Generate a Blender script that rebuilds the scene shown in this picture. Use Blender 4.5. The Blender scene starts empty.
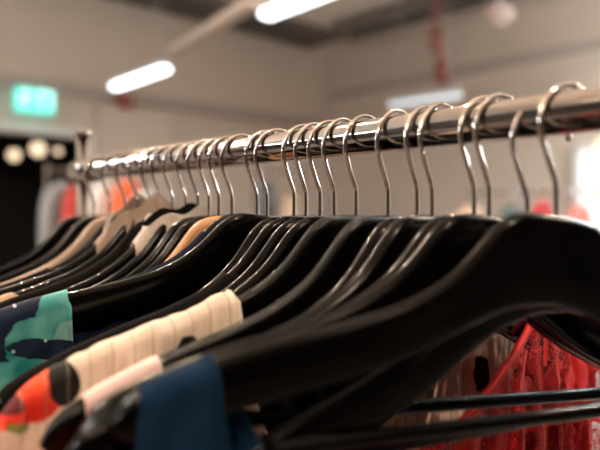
import bpy, bmesh, math, random
from mathutils import Vector, Matrix, noise
C = bpy.context.scene.collection
S = bpy.context.scene
R = math.radians
H = 1.40                                   # camera / hanger crest height

# ------------------------------------------------------------------ camera
cam = bpy.data.cameras.new('camera'); co = bpy.data.objects.new('camera', cam); C.objects.link(co)
co.location = (0, 0, H); co.rotation_euler = (R(90), 0, 0)
cam.sensor_width = 36; cam.lens = 620/600*36; cam.shift_y = -10/600
cam.clip_start = .02
cam.dof.use_dof = True; cam.dof.focus_distance = .515; cam.dof.aperture_fstop = 3.1
S.camera = co
w = bpy.data.worlds.new('world'); S.world = w; w.use_nodes = True
w.node_tree.nodes['Background'].inputs[0].default_value = (.5, .45, .4, 1)
w.node_tree.nodes['Background'].inputs[1].default_value = .05
S.view_settings.view_transform = 'Standard'; S.view_settings.look = 'None'
S.view_settings.gamma = 1; S.view_settings.use_curve_mapping = False
S.view_settings.exposure = 0.0
TUBE = 105.0          # strength of the fill tubes added out of view
SPOT = 5500.0         # strength of the small warm spots

# the shop is squared up with the clothes rail: axis a runs along it, b across it
A = Vector((-.683, .731, 0)).normalized(); B = Vector((.731, .683, 0)).normalized()
ANG = math.atan2(B.y, B.x)
def W(a, b, z): return A*a + B*b + Vector((0, 0, z))

# ------------------------------------------------------------------ materials
def mat(name, col, rough=.5, metal=0, emis=None, es=0, bump=0, bscale=50, spec=.5, var=0, vscale=5, sheen=0, coat=0):
    m = bpy.data.materials.new(name); m.use_nodes = True
    n = m.node_tree.nodes; l = m.node_tree.links; p = n['Principled BSDF']
    p.inputs['Base Color'].default_value = (*col, 1); p.inputs['Roughness'].default_value = rough
    p.inputs['Metallic'].default_value = metal; p.inputs['Specular IOR Level'].default_value = spec
    p.inputs['Sheen Weight'].default_value = sheen; p.inputs['Coat Weight'].default_value = coat
    tc = n.new('ShaderNodeTexCoord')
    if emis:
        p.inputs['Emission Color'].default_value = (*emis, 1); p.inputs['Emission Strength'].default_value = es
    if var:
        t = n.new('ShaderNodeTexNoise'); t.inputs['Scale'].default_value = vscale; t.inputs['Detail'].default_value = 4
        l.new(tc.outputs['Object'], t.inputs['Vector'])
        r = n.new('ShaderNodeMix'); r.data_type = 'RGBA'
        r.inputs[6].default_value = (*[c*(1-var) for c in col], 1); r.inputs[7].default_value = (*[min(1, c*(1+var)) for c in col], 1)
        l.new(t.outputs['Fac'], r.inputs[0]); l.new(r.outputs[2], p.inputs['Base Color'])
    if bump:
        t = n.new('ShaderNodeTexNoise'); t.inputs['Scale'].default_value = bscale; t.inputs['Detail'].default_value = 3
        l.new(tc.outputs['Object'], t.inputs['Vector'])
        b = n.new('ShaderNodeBump'); b.inputs['Strength'].default_value = bump; b.inputs['Distance'].default_value = .001
        l.new(t.outputs['Fac'], b.inputs['Height']); l.new(b.outputs[0], p.inputs['Normal'])
    return m

def blob_mat(name, base, blobs, rough=.75, var=.15, bump=.15, weave=900, sheen=.2, dist=.35, seed=0, spec_=.3, seams=0):
    """cloth whose print is a list of (x, z, rx, rz, colour) ellipses with wavy outlines, in the garment's own frame"""
    m = mat(name, base, rough, var=var, vscale=25, bump=bump, bscale=weave, sheen=sheen, spec=spec_)
    n = m.node_tree.nodes; l = m.node_tree.links; p = n['Principled BSDF']
    tc = n.new('ShaderNodeTexCoord')
    nz = n.new('ShaderNodeTexNoise'); nz.inputs['Scale'].default_value = 60; nz.inputs['Detail'].default_value = 2
    l.new(tc.outputs['Object'], nz.inputs['Vector'])
    sep = n.new('ShaderNodeSeparateXYZ'); l.new(tc.outputs['Object'], sep.inputs[0])
    def M(op, a, b=None, c=None):
        q = n.new('ShaderNodeMath'); q.operation = op
        for i, v in enumerate((a, b, c)):
            if v is None: continue
            if isinstance(v, (int, float)): q.inputs[i].default_value = v
            else: l.new(v, q.inputs[i])
        return q.outputs[0]
    cur = p.inputs['Base Color'].links[0].from_socket
    wob = M('MULTIPLY', M('SUBTRACT', nz.outputs['Fac'], .5), dist*4)
    for (x, z, rx, rz, col) in blobs:
        dx = M('DIVIDE', M('SUBTRACT', sep.outputs['X'], x), rx); dz = M('DIVIDE', M('SUBTRACT', sep.outputs['Z'], z), rz)
        d = M('ADD', M('SQRT', M('ADD', M('MULTIPLY', dx, dx), M('MULTIPLY', dz, dz))), wob)
        k = n.new('ShaderNodeMapRange'); k.inputs[1].default_value = .97; k.inputs[2].default_value = 1.03
        k.inputs[3].default_value = 1; k.inputs[4].default_value = 0; l.new(d, k.inputs[0])
        mx = n.new('ShaderNodeMix'); mx.data_type = 'RGBA'
        l.new(k.outputs[0], mx.inputs[0]); l.new(cur, mx.inputs[6])
        if len(col) == 6:                    # two-tone petal
            m2 = n.new('ShaderNodeMix'); m2.data_type = 'RGBA'
            m2.inputs[6].default_value = (*col[:3], 1); m2.inputs[7].default_value = (*col[3:], 1)
            n2 = n.new('ShaderNodeTexNoise'); n2.inputs['Scale'].default_value = 35; l.new(tc.outputs['Object'], n2.inputs['Vector'])
            rr = n.new('ShaderNodeMapRange'); rr.inputs[1].default_value = .4; rr.inputs[2].default_value = .6
            l.new(n2.outputs['Fac'], rr.inputs[0]); l.new(rr.outputs[0], m2.inputs[0]); l.new(m2.outputs[2], mx.inputs[7])
        else: mx.inputs[7].default_value = (*col, 1)
        cur = mx.outputs[2]
    if seams:                                # fine stitched lines running down the cloth
        sn = M('LESS_THAN', M('FRACT', M('DIVIDE', sep.outputs['X'], seams)), .07)
        mx = n.new('ShaderNodeMix'); mx.data_type = 'RGBA'; l.new(M('MULTIPLY', sn, .55), mx.inputs[0]); l.new(cur, mx.inputs[6]); mx.inputs[7].default_value = (*[c*.4 for c in base], 1); cur = mx.outputs[2]
    l.new(cur, p.inputs['Base Color'])
    return m

wall_m = mat('painted wall', (.66, .56, .475), .85, var=.05, vscale=.8, bump=.1, bscale=200)
ceil_m = mat('painted ceiling', (.82, .73, .65), .9, var=.06, vscale=.7)
unseen_dark_m = mat('dark tone on unseen walls', (.05, .04, .035), .8)  # unseen walls given a dark tone so the hanger sides reflect black
trim_m = mat('taupe trim', (.46, .39, .34), .7)
floor_m = mat('grey vinyl floor', (.20, .17, .15), .35, var=.15, vscale=2)
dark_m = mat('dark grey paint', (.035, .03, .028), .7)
duct_m = mat('dark grating', (.17, .145, .13), .7, var=.3, vscale=8)
white_m = mat('white paint', (.8, .78, .75), .6)
fill_lamp_m = mat('lamp diffuser', (.9, .9, .9), .5, emis=(.90, .97, 1), es=TUBE)  # bright emission for the tubes added out of view
spot_m = mat('spot lens', (.9, .8, .6), .3, emis=(1, .76, .55), es=SPOT)
globe_m = mat('warm globe glass', (.9, .8, .6), .3, emis=(1, .75, .50), es=1.7)
house_m = mat('lamp housing white', (.7, .7, .68), .5)
chrome_m = mat('polished chrome', (.46, .415, .385), .08, 1)
wire_m = mat('hook chrome', (.76, .69, .64), .11, 1)
black_m = mat('black lacquer', (.0012, .0009, .0008), .17, bump=.015, bscale=500, spec=.17)
glit_m = mat('speckled black lacquer', (.0012, .001, .0009), .20, bump=1.0, bscale=1500, spec=.22)
n = glit_m.node_tree.nodes; l = glit_m.node_tree.links       # the speckles are dust on the upper edge only
ge = n.new('ShaderNodeNewGeometry'); sx = n.new('ShaderNodeSeparateXYZ'); l.new(ge.outputs['Normal'], sx.inputs[0])
mrg = n.new('ShaderNodeMapRange'); mrg.inputs[1].default_value = .45; mrg.inputs[2].default_value = .75; mrg.inputs[3].default_value = .02; mrg.inputs[4].default_value = 1
l.new(sx.outputs['Z'], mrg.inputs[0]); l.new(mrg.outputs[0], [x for x in n if x.type == 'BUMP'][0].inputs['Strength'])
brown_m = mat('tan wood', (.50, .25, .11), .35, var=.15, vscale=30)
taupe_m = mat('light taupe wood', (.33, .23, .17), .3, var=.15, vscale=30)
satin_m = mat('pale pink satin', (.64, .47, .45), .5, var=.06, spec=.3, bump=.1)

# ------------------------------------------------------------------ mesh helpers
def link(name, bm, m, parent=None, smooth=True):
    me = bpy.data.meshes.new(name); bmesh.ops.recalc_face_normals(bm, faces=bm.faces); bm.to_mesh(me); bm.free()
    if smooth:
        for p in me.polygons: p.use_smooth = True
    o = bpy.data.objects.new(name, me); C.objects.link(o)
    if m: me.materials.append(m)
    if parent: o.parent = parent
    return o
def box(bm, x0, x1, y0, y1, z0, z1):
    v = [bm.verts.new((x, y, z)) for x in (x0, x1) for y in (y0, y1) for z in (z0, z1)]
    for f in ((0,1,3,2),(4,6,7,5),(0,4,5,1),(2,3,7,6),(0,2,6,4),(1,5,7,3)): bm.faces.new([v[i] for i in f])
def tube(bm, pts, r, seg=12, cap=True, taper=None):
    pts = [Vector(p) for p in pts]; rings = []
    t0 = (pts[1]-pts[0]).normalized(); up = Vector((0, 1, 0)) if abs(t0.y) < .9 else Vector((1, 0, 0))
    nrm = (up - t0*up.dot(t0)).normalized()
    for i, p in enumerate(pts):
        t = (pts[min(i+1, len(pts)-1)] - pts[max(i-1, 0)]).normalized()
        nrm = (nrm - t*nrm.dot(t)).normalized(); bn = t.cross(nrm)
        rr = r if taper is None else r*taper(i/(len(pts)-1))
        rings.append([bm.verts.new(p + (nrm*math.cos(k*2*math.pi/seg) + bn*math.sin(k*2*math.pi/seg))*rr) for k in range(seg)])
    for a, b in zip(rings, rings[1:]):
        for k in range(seg): bm.faces.new((a[k], a[(k+1) % seg], b[(k+1) % seg], b[k]))
    if cap: bm.faces.new(rings[0][::-1]); bm.faces.new(rings[-1])
def sphere(bm, c, r, sc=(1,1,1), u=20, v=12):
    bmesh.ops.create_uvsphere(bm, u_segments=u, v_segments=v, radius=r, matrix=Matrix.Translation(c) @ Matrix.Diagonal((*sc, 1)))
def smoothline(pts, n):
    """Catmull-Rom through the points"""
    P = [Vector(p) for p in pts]; P = [P[0]*2-P[1]] + P + [P[-1]*2-P[-2]]; out = []
    for i in range(1, len(P)-2):
        for k in range(n):
            t = k/n; a, b, c, d = P[i-1], P[i], P[i+1], P[i+2]
            out.append(.5*((2*b) + (c-a)*t + (2*a-5*b+4*c-d)*t*t + (3*b-a-3*c+d)*t**3))
    out.append(P[-2]); return out
def empty(name, loc, rot, label, cat, group=None):
    o = bpy.data.objects.new(name, None); C.objects.link(o); o.location = loc; o.rotation_euler = rot
    o.empty_display_size = .1
    tag(o, label, cat, group); return o
def tag(o, label, cat, group=None):
    o['label'] = label; o['category'] = cat
    if group: o['group'] = group
    return o
def rbox(a0, a1, b0, b1, z0, z1, bm):
    v = [bm.verts.new(W(a, b, z)) for a in (a0, a1) for b in (b0, b1) for z in (z0, z1)]
    for f in ((0,1,3,2),(4,6,7,5),(0,4,5,1),(2,3,7,6),(0,2,6,4),(1,5,7,3)): bm.faces.new([v[i] for i in f])
def struct(name, m, *boxes):
    bm = bmesh.new()
    for b in boxes: rbox(*b, bm)
    o = link(name, bm, m, smooth=False); o['kind'] = 'structure'; return o

# ------------------------------------------------------------------ the shop
CE = H + 2.9
a0, a1, b0, b1 = -5.0, 7.68, -5.0, 7.9
struct('floor', floor_m, (a0-.2, a1+4.2, b0-.2, b1+.2, -.1, 0))
struct('ceiling', ceil_m, (a0-.2, a1+.2, b0-.2, b1+.2, CE, CE+.1))
# doorway in the far wall: b from 1.15 to 3.55, 2.38 m high
D0, D1, DH = 1.10, 3.42, 2.38
struct('wall_far', wall_m, (a1, a1+.2, b0-.2, D0, 0, CE), (a1, a1+.2, D1, b1+.2, 0, CE), (a1, a1+.2, D0, D1, DH, CE))
struct('wall_right', wall_m, (a0-.2, a1, b1, b1+.2, 0, CE))
struct('wall_left', unseen_dark_m, (a0-.2, a1, b0-.2, b0, 0, CE))
struct('wall_near', unseen_dark_m, (a0-.2, a0, b0, b1, 0, CE))
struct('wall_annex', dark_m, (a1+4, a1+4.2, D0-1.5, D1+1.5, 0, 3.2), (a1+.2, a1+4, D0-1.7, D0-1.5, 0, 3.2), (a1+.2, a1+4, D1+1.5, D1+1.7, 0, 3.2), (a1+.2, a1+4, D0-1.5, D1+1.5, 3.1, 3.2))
struct('trim_door', white_m, (a1-.06, a1, D1, D1+.10, 0, DH+.1), (a1-.06, a1, D0-.1, D0, 0, DH+.1), (a1-.06, a1, D0, D1, DH, DH+.1))
struct('trim_pilaster', wall_m, (a1-.12, a1, D1+.12, D1+1.25, 0, 2.85))
struct('trim_beam', trim_m, (a1-.10, a1, b0, b1-.1, 2.90, 3.04))
struct('trim_rail', trim_m, (a0, a1-.1, b1-.10, b1, 3.44, 3.54))
struct('baseboard_far', trim_m, (a1-.02, a1, D1+1.3, b1, 0, .12))
glow_column_m = mat('added glow on white column', (.8, .8, .8), .2, emis=(1, .97, .93), es=.62)  # brightness of a lit white column put in as emission
struct('glow_column_1', glow_column_m, (1.25, 3.28, b1-.05, b1, .3, 2.22))
wf = struct('trim_glow_column', white_m, (1.2, 1.27, b1-.12, b1, .25, 2.28), (3.26, 3.33, b1-.12, b1, .25, 2.28), (1.2, 3.33, b1-.12, b1, 2.21, 2.28), (1.2, 3.33, b1-.12, b1, .25, .32), (2.2, 2.26, b1-.1, b1, .3, 2.22))  # frame and mullion made up around the glowing column

def ceiling_box(name, label, cat, m, a_0, a_1, b_0, b_1, z0, z1, slats=0, along='a'):
    c = W((a_0+a_1)/2, (b_0+b_1)/2, z0)
    root = empty(name, c, (0, 0, 0), label, cat)
    bm = bmesh.new()
    T = Matrix.Translation(-c)
    rbox(a_0, a_1, b_0, b_1, z1-.04, z1, bm)
    if along == 'a':
        rbox(a_0, a_1, b_0, b_0+.03, z0, z1-.04, bm); rbox(a_0, a_1, b_1-.03, b_1, z0, z1-.04, bm)
    else:
        rbox(a_0, a_0+.03, b_0, b_1, z0, z1-.04, bm); rbox(a_1-.03, a_1, b_0, b_1, z0, z1-.04, bm)
    bm.transform(T); link('frame', bm, m, root, False)
    for k in range(slats):
        bm = bmesh.new(); t = (k+.5)/slats
        if along == 'a': aa = a_0+(a_1-a_0)*t; rbox(aa-.02, aa+.02, b_0+.03, b_1-.03, z0, z0+.03, bm)
        else: bb = b_0+(b_1-b_0)*t; rbox(a_0+.03, a_1-.03, bb-.02, bb+.02, z0, z0+.03, bm)
        bm.transform(T); link('slat', bm, m, root, False)
    return root
ceiling_box('ceiling_grille', 'long dark ceiling grille running along the far wall', 'grille', duct_m, 6.75, 7.5, 1.2, 7.3, CE-.12, CE, 24, 'b')
ceiling_box('cable_tray', 'dark cable tray under the ceiling beside the red pipe', 'cable tray', duct_m, -1.5, 6.5, 6.7, 7.15, CE-.22, CE-.04, 28, 'a')
ceiling_box('air_duct', 'dark flat air duct across the top of the photo left of the tray', 'duct', duct_m, 3.9, 4.5, 3.6, 6.3, CE-.14, CE, 10, 'b')

# lamp trunking from one fluorescent lamp to the next
def lamp_at(p, q):
    p, q = Vector(p), Vector(q); return (p+q)/2, math.atan2(q.y-p.y, q.x-p.x), (q-p).length
def fluorescent(c, ang, L, label, wdt=.13, dm=None):
    root = empty('ceiling_lamp', c, (0, 0, ang), label, 'lamp', 'fluorescent ceiling lamps')
    bm = bmesh.new(); box(bm, -L/2, L/2, -wdt/2, wdt/2, .0, .05)
    bmesh.ops.bevel(bm, geom=bm.edges[:], offset=.012, segments=2, affect='EDGES'); link('diffuser', bm, dm or fill_lamp_m, root)
    bm = bmesh.new(); box(bm, -L/2-.01, L/2+.01, -.04, .04, .052, .10); link('housing', bm, house_m, root, False)
    for s in (-1, 1):
        bm = bmesh.new(); tube(bm, [(s*L*.35, 0, .10), (s*L*.35, 0, CE-c[2])], .004, 6); link('suspension_wire', bm, house_m, root)
ZL = H+1.42
dim_m = mat('dim lamp diffuser', (.9, .9, .9), .5, emis=(.80, .92, 1), es=.85)
soft_m = mat('lamp diffuser seen from afar', (.9, .9, .9), .5, emis=(.93, .97, 1), es=5)
vis = [((-.34, 4.59, ZL), (.60, 3.52, ZL), 'large white tube lamp at the top of the photo, nearest to the rack'),
       ((-2.18, 7.1, ZL), (-1.24, 6.03, ZL), 'white tube lamp hanging above the small red alarm box'),
       ((1.09, 8.25, ZL), (2.02, 7.37, ZL), 'pale tube lamp seen just above the chrome rail on the right')]
for p, q, lb in vis:
    c, an, L = lamp_at(p, q); fluorescent(c, an, L-.26, lb, .12, soft_m if 'pale' not in lb else dim_m)
for a, b, lb in [(-.2, 3.0, 'added unseen tube lamp right of the camera in the same row as the two nearest'), (1.5, 6.6, 'added unseen tube lamp along the right wall, next to the pale one'),
                 (-1.6, 6.6, 'added unseen tube lamp in the right corner behind the camera'), (4.4, -.7, 'added unseen tube lamp on the far left beyond the rack'), (4.4, -3.4, 'added unseen tube lamp by the left wall')]:
    fluorescent(W(a, b, ZL), math.atan2(A.y, A.x), 1.42, lb, .16)  # tubes out of view, added to brighten walls and ceiling
bm = bmesh.new()
p, q = Vector((-1.24, 6.03, ZL+.12)), Vector((-.34, 4.59, ZL+.12)); d = (q-p).normalized(); sd = Vector((-d.y, d.x, 0))*.05
vs = [bm.verts.new(x) for x in (p-sd, p+sd, q+sd, q-sd)]; f = bm.faces.new(vs)
e = bmesh.ops.extrude_face_region(bm, geom=[f]); bmesh.ops.translate(bm, vec=(0, 0, .08), verts=[v for v in e['geom'] if isinstance(v, bmesh.types.BMVert)])
tag(link('lamp_trunking', bm, wall_m, smooth=False), 'beige lamp trunking joining the two nearest tube lamps', 'trunking')

def spot(p, aim, label):
    root = empty('spotlight', p, (Vector(aim)-Vector(p)).to_track_quat('-Z', 'Y').to_euler(), label, 'spotlight', 'warm ceiling spotlights')
    bm = bmesh.new(); bmesh.ops.create_cone(bm, segments=24, radius1=.055, radius2=.04, depth=.16, cap_ends=True, matrix=Matrix.Translation((0, 0, .09))); link('housing', bm, house_m, root)
    bm = bmesh.new(); bmesh.ops.create_cone(bm, segments=24, radius1=.019, radius2=.019, depth=.012, cap_ends=True, matrix=Matrix.Translation((0, 0, .0))); link('lens', bm, spot_m, root)
sp = [((.9, 1.9, 3.0), 'warm spotlight ahead of the camera to the right'), ((2.2, 2.8, 3.2), 'warm spotlight far right beyond the rack'), ((.9, -.5, 2.95), 'added warm spotlight behind the camera to the right, brightening dress and blouse'), ((-1.35, 2.1, 2.95), 'warm spotlight ahead of the camera on the left'), ((-.85, 1.5, 3.0), 'warm spotlight above the middle of the rack'), ((-2.0, 3.0, 3.05), 'warm spotlight far left beyond the rack'), ((-1.6, -.3, 2.9), 'warm spotlight left of the camera'), ((-2.4, 1.6, 3.0), 'warm spotlight over the left end of the rack'),  # the one behind right is added to brighten dress and blouse
      ((-.4, -1.6, 3.0), 'warm spotlight behind the camera'), ((1.9, 1.3, 3.0), 'warm spotlight right of the rack'), ((.3, 2.6, 3.3), 'warm spotlight beyond the rack')]
for p, lb in sp: spot(p, (0, .55, 1.4), lb)

# exit sign
root = empty('exit_sign', W(7.5, 2.47+.24, H+1.21), (0, 0, ANG), 'glowing green exit sign above the dark doorway', 'sign')
ex_m = mat('green exit light', (.1, .6, .5), .4, emis=(.10, .78, .66), es=1.15); exw_m = mat('exit pictogram light', (.8, 1, 1), .4, emis=(.55, 1, .95), es=1.5)
bm = bmesh.new(); box(bm, -.215, .215, -.04, .04, 0, .27); link('sign_box', bm, ex_m, root, False)
bm = bmesh.new()                                       # running figure, arrow and door of the pictogram
yy = -.052
sphere(bm, (-.10, yy, .245), .022, (1, .3, 1), 12, 8)
for pts in ([(-.105, .215), (-.135, .14)], [(-.135, .14), (-.10, .10), (-.12, .04)], [(-.135, .14), (-.175, .10), (-.215, .10)], [(-.105, .205), (-.07, .17), (-.04, .185)], [(-.105, .205), (-.155, .20), (-.175, .165)]):
    tube(bm, [(x, yy, z) for x, z in pts], .014, 8)
box(bm, .03, .06, yy-.004, yy+.008, .05, .25); box(bm, .03, .2, yy-.004, yy+.008, .23, .255); box(bm, .175, .2, yy-.004, yy+.008, .05, .25)
link('pictogram', bm, exw_m, root, False)

red_m = mat('red paint', (.35, .03, .02), .5); pink_m = mat('pinkish white plastic', (.75, .6, .56), .5)
c = Vector((-1.83, 6.3, ZL-.30))
root = empty('fire_alarm', W(a1-.17, 3.88, H+1.50), (0, 0, ANG), 'small red alarm box on the far wall under the tube lamp', 'alarm')
bm = bmesh.new(); box(bm, -.10, .10, -.05, .05, -.09, .09); bmesh.ops.bevel(bm, geom=bm.edges[:], offset=.015, segments=2, affect='EDGES'); link('alarm_body', bm, red_m, root)
bm = bmesh.new(); sphere(bm, (0, -.06, 0), .035, (1, .6, 1)); link('alarm_button', bm, pink_m, root)
root = empty('sprinkler_pipe', (1.58, 7.2, CE), (0, 0, 0), 'red sprinkler pipe dropping from the ceiling', 'pipe')
bm = bmesh.new(); tube(bm, smoothline([(0, 0, .0), (0, 0, -.8), (.02, 0, -.95), (.06, 0, -1.1), (.06, 0, -1.3)], 6), .03, 12); tube(bm, [(0, 0, -.78), (0, 0, -1.0)], .075, 14); tube(bm, [(.06, 0, -1.12), (.06, 0, -1.3)], .07, 14); link('pipe', bm, mat('dull red pipe', (.28, .10, .07), .5), root)
bm = bmesh.new(); bmesh.ops.create_cone(bm, segments=16, radius1=.09, radius2=.05, depth=.06, matrix=Matrix.Translation((.06, 0, -1.32))); link('sprinkler_head', bm, red_m, root)
root = empty('smoke_detector', (2.2, 6.8, 3.60), (0, 0, 0), 'pale dome detector hanging from ceiling on the right', 'detector')
bm = bmesh.new(); sphere(bm, (0, 0, 0), .15, (1, 1, .8)); link('dome', bm, pink_m, root)
bm = bmesh.new(); tube(bm, [(0, 0, .1), (0, 0, CE-3.60)], .03, 10); link('stem', bm, house_m, root)

root = empty('wall_lamp', W(2.95, b1-.14, H+.83), (0, 0, 0), 'round warm wall lamp glowing just below the rail on the right', 'lamp')
bm = bmesh.new(); sphere(bm, (0, 0, 0), .10); link('globe', bm, mat('dim globe glass', (.9, .8, .65), .3, emis=(1, .78, .58), es=1.0), root)
bm = bmesh.new(); tube(bm, [B*.06, B*.14], .05, 16); link('mount', bm, house_m, root)

# warm globe lamps in the dark room beyond the doorway
for k, (px, py, z, r, lb) in enumerate([(14, 155, 9.2, .085, 'leftmost warm globe lamp glowing in the dark doorway'), (38, 149, 9.6, .11, 'biggest warm globe lamp glowing in the dark doorway'), (58, 151, 9.0, .05, 'small dim warm globe lamp at right side of doorway')]):
    c = Vector(((px-300)/620*z, z, H+(215-py)/620*z))
    root = empty('globe_lamp', c, (0, 0, 0), lb, 'lamp', 'globe lamps beyond the doorway')
    bm = bmesh.new(); sphere(bm, (0, 0, 0), r); link('globe', bm, globe_m, root)
    bm = bmesh.new(); tube(bm, [(0, 0, r), (0, 0, 3.1-c.z)], .008, 6); link('cord', bm, dark_m, root)
    bm = bmesh.new(); bmesh.ops.create_cone(bm, segments=16, radius1=.05, radius2=.03, depth=.06, cap_ends=True, matrix=Matrix.Translation((0, 0, r+.02))); link('cap', bm, dark_m, root)

# ------------------------------------------------------------------ the rail
def rp(px, dz=0):
    """point of the rail axis line at crest height for a stem seen at column px"""
    s = 2*(px+280); return Vector(((px-300)/s, 620/s, H+dz))
def on_rail(t, z=0):                       # t metres along the rail from the camera's nearest point
    p0 = Vector((.5, 0, 0)); return p0 + A*t + Vector((0, 0, z))
OFF = B*.0068
RZ = H+.0617
T1 = 1.185; T0 = -.35
root = empty('clothes_rail', on_rail(T1)+OFF, (0, 0, 0), 'chrome clothes rail with upright end post carrying all the hangers', 'clothes rack')
base = root.location
def rl(t, z): return on_rail(t, z)+OFF-base
bm = bmesh.new(); tube(bm, [rl(T0+(T1-T0)*k/40, RZ) for k in range(41)], .0133, 40); link('rail', bm, chrome_m, root)
for t in (T1, T0):
    bm = bmesh.new(); tube(bm, [rl(t, .03), rl(t, RZ+.052)], .0105, 28); post = link('post', bm, chrome_m, root)
    bm = bmesh.new(); sphere(bm, rl(t, RZ+.052), .0125, (1, 1, .6), 24, 12); link('finial', bm, chrome_m, post)
    bm = bmesh.new(); tube(bm, [rl(t, 0.03)+B*-.3, rl(t, 0.03)+B*.3], .014, 16); link('foot', bm, chrome_m, root)
    for s in (-1, 1):
        bm = bmesh.new(); bmesh.ops.create_cone(bm, segments=20, radius1=.028, radius2=.028, depth=.018, cap_ends=True, matrix=Matrix.Translation(rl(t, .009)+B*.29*s)); link('caster', bm, dark_m, root)
for t in (T1-.012,):
    bm = bmesh.new(); tube(bm, [rl(t+.03, RZ), rl(t-.03, RZ)], .0165, 28); link('collar', bm, chrome_m, root)

# ------------------------------------------------------------------ hangers
PROF = [(0,0),(.02,-.0005),(.03,-.002),(.04,-.007),(.047,-.0145),(.055,-.0255),(.066,-.038),(.08,-.049),(.1,-.0605),(.13,-.072),(.16,-.081),(.19,-.092),(.22,-.106),(.24,-.119)]
BOT = [(0,-.054),(.03,-.058),(.055,-.070),(.08,-.083),(.1,-.092),(.13,-.103),(.16,-.113),(.19,-.123),(.22,-.134),(.24,-.140)]
def interp(T, u):
    u = abs(u)
    if u <= T[0][0]: return T[0][1]
    for (x0, y0), (x1, y1) in zip(T, T[1:]):
        if u <= x1:
            t = (u-x0)/(x1-x0); return y0+(y1-y0)*t
    (x0, y0), (x1, y1) = T[-2], T[-1]; return y1+(y1-y0)/(x1-x0)*(u-x1)
def sm(T, u, h=.006): return sum(interp(T, u+k*h) for k in (-1, -.5, 0, .5, 1))/5
TOP = lambda u: sm(PROF, u)
BOW = .4
def frame_bm(th=.0058, slim=1.0, wide=.24):
    bm = bmesh.new(); rings = []; n = 84
    us = [wide*math.sin(math.pi/2*(-1+2*k/n)*.999)*.35 + wide*(-1+2*k/n)*.65 for k in range(n+1)]
    for u in us:
        e = max(0, (abs(u)-(wide-.014))/.014)               # rounded tip
        zt, zb = TOP(u), sm(BOT, u); zb = zt-(zt-zb)*slim
        mid = (zt+zb)/2; h = (zt-zb)/2*math.sqrt(max(.02, 1-e*e)); zt, zb = mid+h, mid-h
        t = th*(1+.25*min(1, max(0, (abs(u)-.12)/.1)))*math.sqrt(max(.08, 1-.7*e*e))
        slope = (TOP(u+.002)-TOP(u-.002))/.004; y0 = BOW*u*u
        r = min(t*1.05, h*.6)*math.sqrt(1+slope*slope)      # rounding seen square to the sloping arm
        ring = []
        for k in range(9):                                   # rounded back
            a = math.pi*k/8; ring.append((u, y0+t*math.cos(a), zt-r+r*math.sin(a)))
        ring.append((u, y0-t, zb+r*.7))
        for k in range(1, 6):
            a = math.pi*k/6; ring.append((u, y0-t*math.cos(a), zb+r*.7-r*.7*math.sin(a)))
        ring.append((u, y0+t, zb+r*.7))
        rings.append([bm.verts.new(v) for v in ring])
    m = len(rings[0])
    for a, b in zip(rings, rings[1:]):
        for k in range(m): bm.faces.new((a[k], b[k], b[(k+1) % m], a[(k+1) % m]))
    bm.faces.new(rings[0]); bm.faces.new(rings[-1][::-1])
    return bm
HK = [(0,0,-.018),(0,0,0),(0,0,.010),(-.0003,0,.019),(-.003,0,.027),(-.0085,0,.040),(-.0112,0,.049),(-.0108,0,.058),(-.0065,0,.068),(.002,0,.0752),(.012,0,.0775),(.0225,0,.0742),(.030,0,.066),(.0325,0,.056)]
def hook_bm():
    bm = bmesh.new(); P = smoothline([(x, y, z+(.001 if z > .03 else 0)) for x, y, z in HK], 6); tube(bm, P, .00175, 14); sphere(bm, P[-1], .0023, (1,1,1), 12, 8); return bm
mesh_frame = {}
proto = {}
def hanger(px, yaw, roll, kind, label, group='hangers on the chrome rail', slim=1.0, bar=True, skew=0):
    root = empty('clothes_hanger', rp(px), (0, R(roll), R(yaw)), label, 'hanger', group)
    m_ = {'black': black_m, 'glit': glit_m, 'tan': brown_m, 'taupe': taupe_m}[kind]
    if kind not in proto:
        f = link('frame', frame_bm(slim=slim), m_, root); h = link('hook', hook_bm(), wire_m, root); proto[kind] = (f, h)
    else:
        out = []
        for o in proto[kind]:
            c = o.copy(); C.objects.link(c); c.parent = root; out.append(c)
        f, h = out
    if bar:
        bm = bmesh.new(); tube(bm, [(-.176+.352*k/24, BOW*.03, -.1245) for k in range(25)], .0046, 14)
        b = link('trouser_bar', bm, m_, root); b.rotation_euler = (0, R(skew), 0)
    h.rotation_euler = (0, -R(roll), R(random.uniform(-5, 5)))
    return root
random.seed(4)
NEAR = [(556, 23, 7, 'black', 'nearest black hanger, its broad crest filling the right of the photo'),
        (527, 25, -6, 'black', 'black hanger directly behind the nearest one, second from the right'),
        (489, 28, 5, 'black', 'black hanger third from the right, its shoulder blurred and brownish'),
        (474, 31, 4, 'black', 'black hanger fourth from the right, tight behind the third one'),
        (432, 40, 3, 'black', 'black hanger carrying the red lace dress'),
        (417, 39, 0, 'black', 'black hanger tight behind the one with the red dress'),
        (388, 34, 0, 'glit', 'speckled black hanger with a pink satin grip on its tip'),
        (356, 34, 2, 'glit', 'speckled black hanger carrying the cream dotted blouse'),
        (334, 35, 0, 'black', 'sharp black hanger just behind the cream dotted blouse'),
        (320, 35, -1, 'black', 'sharp black hanger, second behind the cream dotted blouse'),
        (306, 37, 0, 'black', 'black hanger, third behind the cream dotted blouse'),
        (294, 37, -2, 'black', 'black hanger in front of the one with the teal floral top'),
        (267, 32, 7.5, 'black', 'wide black hanger carrying the navy and teal floral top'),
        (257, 33, 6, 'black', 'black hanger right behind the teal floral one'),
        (232, 33, -2, 'tan', 'tan wooden hanger among the black ones'),
        (219, 34, -3, 'black', 'black hanger right behind the tan wooden one'),
        (209, 34, -3, 'black', 'black hanger, second behind the tan wooden one')]
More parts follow.
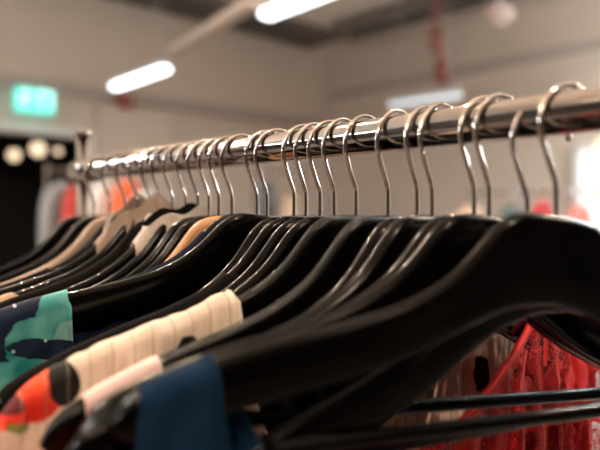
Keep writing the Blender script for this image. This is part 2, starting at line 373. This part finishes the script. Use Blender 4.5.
FAR = [(198, 34, -2), (186, 34, -1), (173, 34, 0), (161, 33, 0), (150, 33, 1), (138, 33, 0), (125, 32, -1), (110, 31, -1), (94, 31, 0)]
HG = {}
BARS = {556: -5, 527: 6, 489: 0}
for px, yw, rl_, kd, lb in NEAR: HG[px] = hanger(px, yw, rl_, kd, lb, bar=px in BARS, skew=BARS.get(px, 0))
HG[527].location.z -= .008
names = ['first', 'second', 'third', 'fourth', 'fifth', 'sixth', 'seventh', 'eighth', 'ninth', 'tenth', 'eleventh', 'twelfth', 'thirteenth']
for k, (px, yw, r_) in enumerate(FAR[::-1]):
    HG[px] = hanger(px, yw, r_, 'taupe' if px == 125 else 'black', ('blurred light wooden hanger,' if px == 125 else 'blurred black hanger,') + ' %s from the far end of the rail' % names[k], bar=False)
PR = {p[0]: (p[1], p[2]) for p in NEAR}; PR.update({p[0]: (p[1], p[2]) for p in FAR})

# pink satin grip on the tip of the speckled hanger
def grip():
    bm = bmesh.new(); rings = []
    for k in range(25):
        u = -.176-.042*k/24; zt = TOP(u)+.0015; t = .0088+.0004*math.sin(k*1.9); y0 = BOW*u*u; zb = zt-.021-.001*math.sin(k*.8)
        ring = [(u, y0+t, zb)]
        for j in range(11):
            a = math.pi*j/10; ring.append((u, y0+t*math.cos(a), zt-.007+.007*math.sin(a)))
        ring.append((u, y0-t, zb)); rings.append([bm.verts.new(v) for v in ring])
    for a, b in zip(rings, rings[1:]):
        for j in range(len(a)): bm.faces.new((a[j], b[j], b[(j+1) % len(a)], a[(j+1) % len(a)]))
    bm.faces.new(rings[0]); bm.faces.new(rings[-1][::-1])
    o = link('grip_cover', bm, satin_m, HG[388]); o['label'] = 'pale pink satin grip cover'
grip()

# ------------------------------------------------------------------ garments draped over the hangers
def local(px, X, Y):
    """garment-frame (x, z) of the cloth seen at photo position X, Y (places the printed motifs)"""
    yw, r_ = PR[px]; a, r = R(yw), R(r_); p = rp(px); t = (X-300)/620
    u = (t*p.y-p.x)/(math.cos(a)-t*math.sin(a)); z = (215-Y)/620*(p.y+u*math.sin(a))
    return u*math.cos(r)-z*math.sin(r), u*math.sin(r)+z*math.cos(r)
def garment(name, px, label, cat, m, u0=.06, u1=.235, drop=.08, p=2, L=.75, amp=.006, wl=.03, seed=1, flare=.02, spread=.0, trim=None, trim_r=.0025, collar=0, left_only=False, asym=None, lift=.0014, pleat=0, rows=46, cols=190, thick=.0007, lite=False, backdrop=None, m2=None, slipped=None, puff=0, pb=None, droop=1.1):
    if lite: rows, cols = 26, 90
    yw, r_ = PR[px]
    root = empty(name, rp(px), (0, R(r_), R(yw)), label, cat)
    rnd = random.Random(seed); ph = [rnd.uniform(0, 6.28) for _ in range(6)]
    us = sorted([-u1+2*u1*k/cols for k in range(cols+1)])
    def ztop(u, side):
        au = abs(u)
        if slipped and side > 0 and u < u0: return -.20
        if slipped and u < 0: return -.148*(1-(au/u1)**2)+(slipped)*(au/u1)**2
        if au >= u0:
            z = TOP(au)+lift+puff*math.exp(-((au-u0-.011)/.009)**2)+(puff*.15*math.sin(u*330+2*math.sin(u*90)) if puff and au > u0+.02 else 0)
            if au > .232: z = TOP(.232)+lift-(au-.232)*droop-((au-.232)**2)*(9 if droop > 1 else 3)
            return z
        t = au/u0; dd = drop if side < 0 or backdrop is None else backdrop
        z0_ = TOP(u0)+lift
        if asym: return z0_-dd*(1-t**p)+asym(u)*(1-t)
        if collar: return z0_+ (collar*(1-t**2)) + .004*math.sin(u*160+ph[0])
        return z0_-dd*(1-t**(pb if pb and side > 0 else p))
    bm = bmesh.new(); edge = {}
    for side in (-1, 1):
        grid = []
        for u in us:
            zt = ztop(u, side); col = []
            for k in range(rows+1):
                v = k/rows; d = (L+zt*0)*v**1.9
                open_ = abs(u) < u0 or bool(slipped and u < 0)
                th = .0084 if not open_ else .0
                if open_:
                    tt = max(0, 1-abs(u)/u0) if not (slipped and u < 0) else 1; bell = .0084*(1-min(1, tt*3))+min(1, tt*3)*(.012+(.018 if collar else 0))
                    y = bell
                else:
                    y = th*math.sqrt(min(1, d/.007)) if d < .007 else th
                gr = min(1, d/.10)
                f = math.sin(u*6.283/wl+ph[0]+1.2*math.sin(u*21+ph[1])+d*3)*.6+math.sin(u*6.283/wl*.43+ph[2]+d*5)*.5
                y += amp*(f+1.0)*gr + flare*d
                if pleat: y += pleat*(.5+.5*math.sin(u*6.283/.010+ph[3]+2*math.sin(u*40)))*min(1, (.0015+d)/.007)
                y += .0009*noise.noise(Vector((u*70, d*60, seed)))*min(1, d/.01)*3
                y = max(y, .0)
                uu = u*(1+spread*d) + .002*noise.noise(Vector((u*30, d*30, seed+5)))*min(1, d/.03)
                col.append((uu, BOW*min(abs(u), .24)**2+side*y, zt-d))
            grid.append([bm.verts.new(c) for c in col])
        for a, b in zip(grid, grid[1:]):
            for k in range(rows):
                f = bm.faces.new((a[k], b[k], b[k+1], a[k+1])); f.material_index = 1 if (m2 and side > 0) else 0
        edge[side] = [g[0].co.copy() for g, u in zip(grid, us) if (-u1 if slipped else -u0-.004) <= u <= u0+.004]
    bmesh.ops.remove_doubles(bm, verts=bm.verts, dist=.0002)
    o = link('cloth', bm, m, root)
    if m2: o.data.materials.append(m2)
    so = o.modifiers.new('thickness', 'SOLIDIFY'); so.thickness = thick; so.offset = 1
    if trim:
        for side in (-1, 1):
            bm = bmesh.new(); tube(bm, edge[side], trim_r, 8); link('neck_trim', bm, trim, root)
    return root

navy = (.004, .012, .034)
tl = lambda X, Y, rx, rz, col: (*local(267, X, Y), rx, rz, col)
TEAL = (.01, .19, .20, .10, .36, .33); GREEN = (.0, .10, .09, .01, .20, .19)
teal_m = blob_mat('navy cloth printed with teal petals', navy, [
    tl(92, 348, .022, .034, GREEN), tl(62, 316, .017, .020, TEAL), tl(34, 346, .018, .020, TEAL), tl(66, 345, .010, .018, (.16, .35, .33)), tl(52, 350, .03, .008, navy), tl(10, 380, .02, .012, TEAL),
    tl(14, 353, .0013, .0013, (.3, .4, .5)), tl(46, 341, .0012, .0012, (.5, .6, .7)), tl(17, 308, .0012, .0012, (.4, .4, .5))], rough=.7, bump=.25, sheen=0, spec_=.2, dist=.22)
garment('floral_top', 267, 'navy top printed with teal petals hanging at the left', 'top', teal_m, u0=.163, u1=.30, drop=.16, p=7, L=.55, amp=.003, wl=.05, seed=3, trim=teal_m, trim_r=.0012, backdrop=.10)

cr = (.76, .62, .51)
cl = lambda X, Y, rx, rz, col: (*local(356, X, Y), rx, rz, col)
BK = (.006, .005, .006); RED = (.65, .025, .01, .85, .08, .02)
cream_m = blob_mat('cream cloth with black dots and poppies', cr, [
    cl(187, 347, .008, .008, BK), cl(476, 372, .0125, .0165, BK), cl(126, 328, .012, .004, (.15, .1, .06)),
    cl(6, 400, .036, .022, RED), cl(26, 386, .026, .015, RED), cl(6, 414, .012, .006, (.12, .006, .004)), cl(22, 434, .006, .003, (.2, .22, .05)), cl(68, 387, .0085, .0135, BK), cl(30, 500, .02, .012, RED), cl(440, 500, .014, .016, BK)], rough=.7, var=.06, bump=.2, dist=.10, sheen=.0, seams=.0125)
garment('dotted_blouse', 356, 'cream pleated blouse with black dots and red poppies', 'blouse', cream_m, u0=.106, u1=.285, drop=.14, p=5, L=.6, amp=.004, wl=.03, seed=5, pleat=.0035, lift=.0055, puff=.003, trim=cream_m, trim_r=.0018, backdrop=.12)

# red lace dress
lace = mat('red lace net', (.52, .005, .005), .5, spec=.2, bump=.4, bscale=700)
n = lace.node_tree.nodes; l = lace.node_tree.links; P = n['Principled BSDF']
tc = n.new('ShaderNodeTexCoord'); vo = n.new('ShaderNodeTexVoronoi'); vo.feature = 'DISTANCE_TO_EDGE'; vo.inputs['Scale'].default_value = 420
l.new(tc.outputs['Object'], vo.inputs['Vector'])
nz = n.new('ShaderNodeTexNoise'); nz.inputs['Scale'].default_value = 32; nz.inputs['Detail'].default_value = 3; l.new(tc.outputs['Object'], nz.inputs['Vector'])
mr = n.new('ShaderNodeMapRange'); mr.inputs[1].default_value = .45; mr.inputs[2].default_value = .60; mr.inputs[3].default_value = .10; mr.inputs[4].default_value = -.05; l.new(nz.outputs['Fac'], mr.inputs[0])
gt = n.new('ShaderNodeMath'); gt.operation = 'GREATER_THAN'; l.new(vo.outputs['Distance'], gt.inputs[0]); l.new(mr.outputs[0], gt.inputs[1])
inv = n.new('ShaderNodeMath'); inv.operation = 'SUBTRACT'; inv.inputs[0].default_value = 1
lt = n.new('ShaderNodeMath'); lt.operation = 'LESS_THAN'; l.new(vo.outputs['Distance'], lt.inputs[0]); l.new(mr.outputs[0], lt.inputs[1])
orr = n.new('ShaderNodeMath'); orr.operation = 'MAXIMUM'; l.new(lt.outputs[0], orr.inputs[0])
g2 = n.new('ShaderNodeMath'); g2.operation = 'GREATER_THAN'; g2.inputs[1].default_value = .56; l.new(nz.outputs['Fac'], g2.inputs[0]); l.new(g2.outputs[0], orr.inputs[1])
l.new(orr.outputs[0], P.inputs['Alpha'])
redtrim = mat('red satin binding', (.60, .006, .005), .5, spec=.2, bump=.2)
redlin = mat('red lining', (.30, .005, .005), .6, spec=.15, var=.3, vscale=40, bump=.3)
garment('lace_dress', 432, 'bright red lace dress under the nearest hangers', 'dress', lace, u0=.145, u1=.33, drop=.082, p=1.2, L=.8, amp=.006, wl=.035, seed=8, trim=redtrim, trim_r=.0032, thick=.0003, spread=.1, m2=redlin, slipped=-.125, droop=.05)

# denim strap dress on the nearest hanger
denim_m = mat('dark blue denim', (.004, .022, .055), .85, var=.35, vscale=60, bump=.5, bscale=1200, spec=.1)
garment('denim_dress', 556, 'dark blue denim dress with blurred strap at the bottom of the photo', 'dress', denim_m, u0=.197, u1=.229, drop=.10, p=10, L=.7, amp=.006, wl=.022, seed=9, trim=denim_m, trim_r=.0015, thick=.0012, backdrop=.15, pb=2)

# darker clothes further along
blk = mat('black jersey', (.006, .005, .005), .9, spec=.08); nv = mat('dark navy jersey', (.006, .009, .022), .9, spec=.08)
bei = mat('beige coat cloth', (.36, .26, .20), .8, sheen=.3, var=.08); pal = mat('pale cotton', (.60, .52, .46), .8, var=.05); pur = mat('purple knit', (.16, .05, .20), .85)
taup = mat('taupe linen', (.50, .34, .24), .8, var=.08)
garment('black_shirt', 306, 'black shirt behind the cream dotted blouse', 'shirt', blk, u0=.075, u1=.236, drop=.03, L=.6, seed=11, lite=True)
garment('navy_blouse', 257, 'dark navy blouse hanging just behind the teal floral top', 'blouse', nv, u0=.05, u1=.236, drop=.02, L=.6, seed=21, lite=True)
garment('navy_shirt', 294, 'dark navy shirt between the cream blouse and the floral top', 'shirt', nv, u0=.165, u1=.245, drop=.06, p=4, L=.6, seed=12, lite=True)
garment('black_dress', 219, 'black dress behind the tan wooden hanger', 'dress', blk, u0=.13, u1=.236, drop=.03, L=.7, seed=13, lite=True)
garment('pale_shirt', 186, 'pale shirt with raised collar behind the tan hanger', 'shirt', pal, u0=.045, u1=.058, drop=.0, L=.3, collar=.018, seed=14, lite=True, amp=.003)
garment('black_jacket', 173, 'black jacket with collar standing next to the beige coat', 'jacket', blk, u0=.045, u1=.236, drop=.0, L=.6, collar=.022, seed=15, lite=True)
garment('beige_coat', 150, 'beige coat with tall collar rising above the hangers', 'coat', bei, u0=.05, u1=.062, drop=.0, L=.6, collar=.038, seed=16, lite=True)
garment('taupe_blouse', 161, 'taupe blouse with folded collar left of the tan hanger', 'blouse', taup, u0=.155, u1=.195, drop=.03, L=.5, seed=19, lite=True)
garment('purple_top', 110, 'dark purple knitted top near the far end', 'top', pur, u0=.14, u1=.236, drop=.05, L=.5, seed=17, lite=True)
garment('black_blouse', 138, 'black blouse on one of the farthest hangers', 'blouse', blk, u0=.10, u1=.236, drop=.05, L=.6, seed=18, lite=True)

# ------------------------------------------------------------------ the shop behind: clothes racks out of focus
def shop_garment(c, ang, col, kind, label, parentless=True, wd=.21, ln=.75, cat='clothing'):
    m = mat('shop cloth', col, .8, var=.1, vscale=6)
    root = empty(kind, c, (0, 0, ang), label, cat, 'clothes on the racks behind')
    bm = bmesh.new(); rings = []
    prof = [(0, .03, .04), (-.01, .06, .05), (-.05, .17, .06), (-.10, wd, .065), (-.25, wd*.9, .07), (-.45, wd*.92, .08), (-ln, wd*1.05, .09)]
    for z, rx, ry in prof:
        rings.append([bm.verts.new((rx*math.cos(k*math.pi/12), ry*math.sin(k*math.pi/12)*(1+.15*math.sin(k*2.1)), z)) for k in range(24)])
    for a, b in zip(rings, rings[1:]):
        for k in range(24): bm.faces.new((a[k], a[(k+1) % 24], b[(k+1) % 24], b[k]))
    bm.faces.new(rings[0])
    link('body', bm, m, root)
    for s in (-1, 1):
        bm = bmesh.new(); tube(bm, [(s*.17, 0, -.07), (s*(wd+.02), .01, -.2), (s*(wd+.05), .01, -.42), (s*(wd+.05), 0, -.58)], .045, 12, taper=lambda t: 1.05-.3*t); link('sleeve', bm, m, root)
    bm = bmesh.new(); tube(bm, [(0, 0, 0), (0, 0, .05), (-.02, 0, .07), (-.015, 0, .095), (.01, 0, .10), (.025, 0, .08)], .003, 6); link('hook', bm, wire_m, root)
def shop_rack(p, q, top, label):
    p, q = Vector(p), Vector(q); root = empty('shop_rack', p, (0, 0, 0), label, 'clothes rack')
    d = q-p
    bm = bmesh.new(); tube(bm, [Vector((0, 0, top)), d+Vector((0, 0, top))], .015, 12); link('rail', bm, chrome_m, root)
    nx = Vector((-d.y, d.x, 0)).normalized()*.25
    for e in (Vector((0, 0, 0)), d):
        bm = bmesh.new(); tube(bm, [e, e+Vector((0, 0, top+.05))], .015, 12); link('post', bm, chrome_m, root)
        bm = bmesh.new(); tube(bm, [e-nx+Vector((0, 0, .015)), e+nx+Vector((0, 0, .015))], .015, 10); link('foot', bm, chrome_m, root)
def fill(p, q, top, items):
    p, q = Vector(p), Vector(q); d = q-p; ang = math.atan2(d.y, d.x)
    for t, col, kind, lb, dy in items:
        c = p+d*t; shop_garment((c.x, c.y, top-.095-dy), ang+R(72), col, kind, lb, cat='clothing')
r1 = ((-2.0, 4.9, 0), (-1.25, 5.05, 0))
shop_rack(*r1, H+.36, 'chrome rack of bright clothes behind the far end of the rail')
fill(*r1, H+.36, [(.15, (.28, .28, .29), 'grey_shirt', 'grey shirt at the left end of the far rack', 0), (.36, (.5, .05, .04), 'red_shirt', 'red shirt on the far rack beside the dark doorway', 0),
    (.58, (.85, .85, .84), 'white_shirt', 'white shirt on the far rack', 0), (.82, (.9, .17, .07), 'orange_shirt', 'orange shirt on the far rack', -.02), (1.0, (.62, .62, .58), 'pale_shirt', 'pale grey shirt at the right end of the far rack', .05)])
r2 = ((1.35, 4.9, 0), (2.55, 4.5, 0))
shop_rack(*r2, H+.17, 'chrome rack of clothes seen under the right part of the rail')
fill(*r2, H+.17, [(.0, (.75, .52, .38), 'peach_shirt', 'peach shirt at the left end of the right rack', 0.0), (.25, (.10, .14, .14), 'dark_shirt', 'dark green shirt on the right rack', 0), (.42, (.50, .04, .05), 'red_shirt', 'deep red shirt on the right rack', -.03),
    (.62, (.7, .25, .22), 'coral_shirt', 'coral shirt on the right rack', .0), (.82, (.75, .70, .65), 'cream_shirt', 'cream shirt at right end of the right rack', 0)])
r3 = ((-.42, 5.6, 0), (.02, 5.7, 0))
shop_rack(*r3, H+.40, 'short chrome rack seen between the middle hooks')
fill(*r3, H+.40, [(.25, (.10, .13, .15), 'slate_shirt', 'dark slate shirt on the short middle rack', .0), (.75, (.55, .42, .30), 'tan_shirt', 'tan shirt on the short middle rack', .12)])
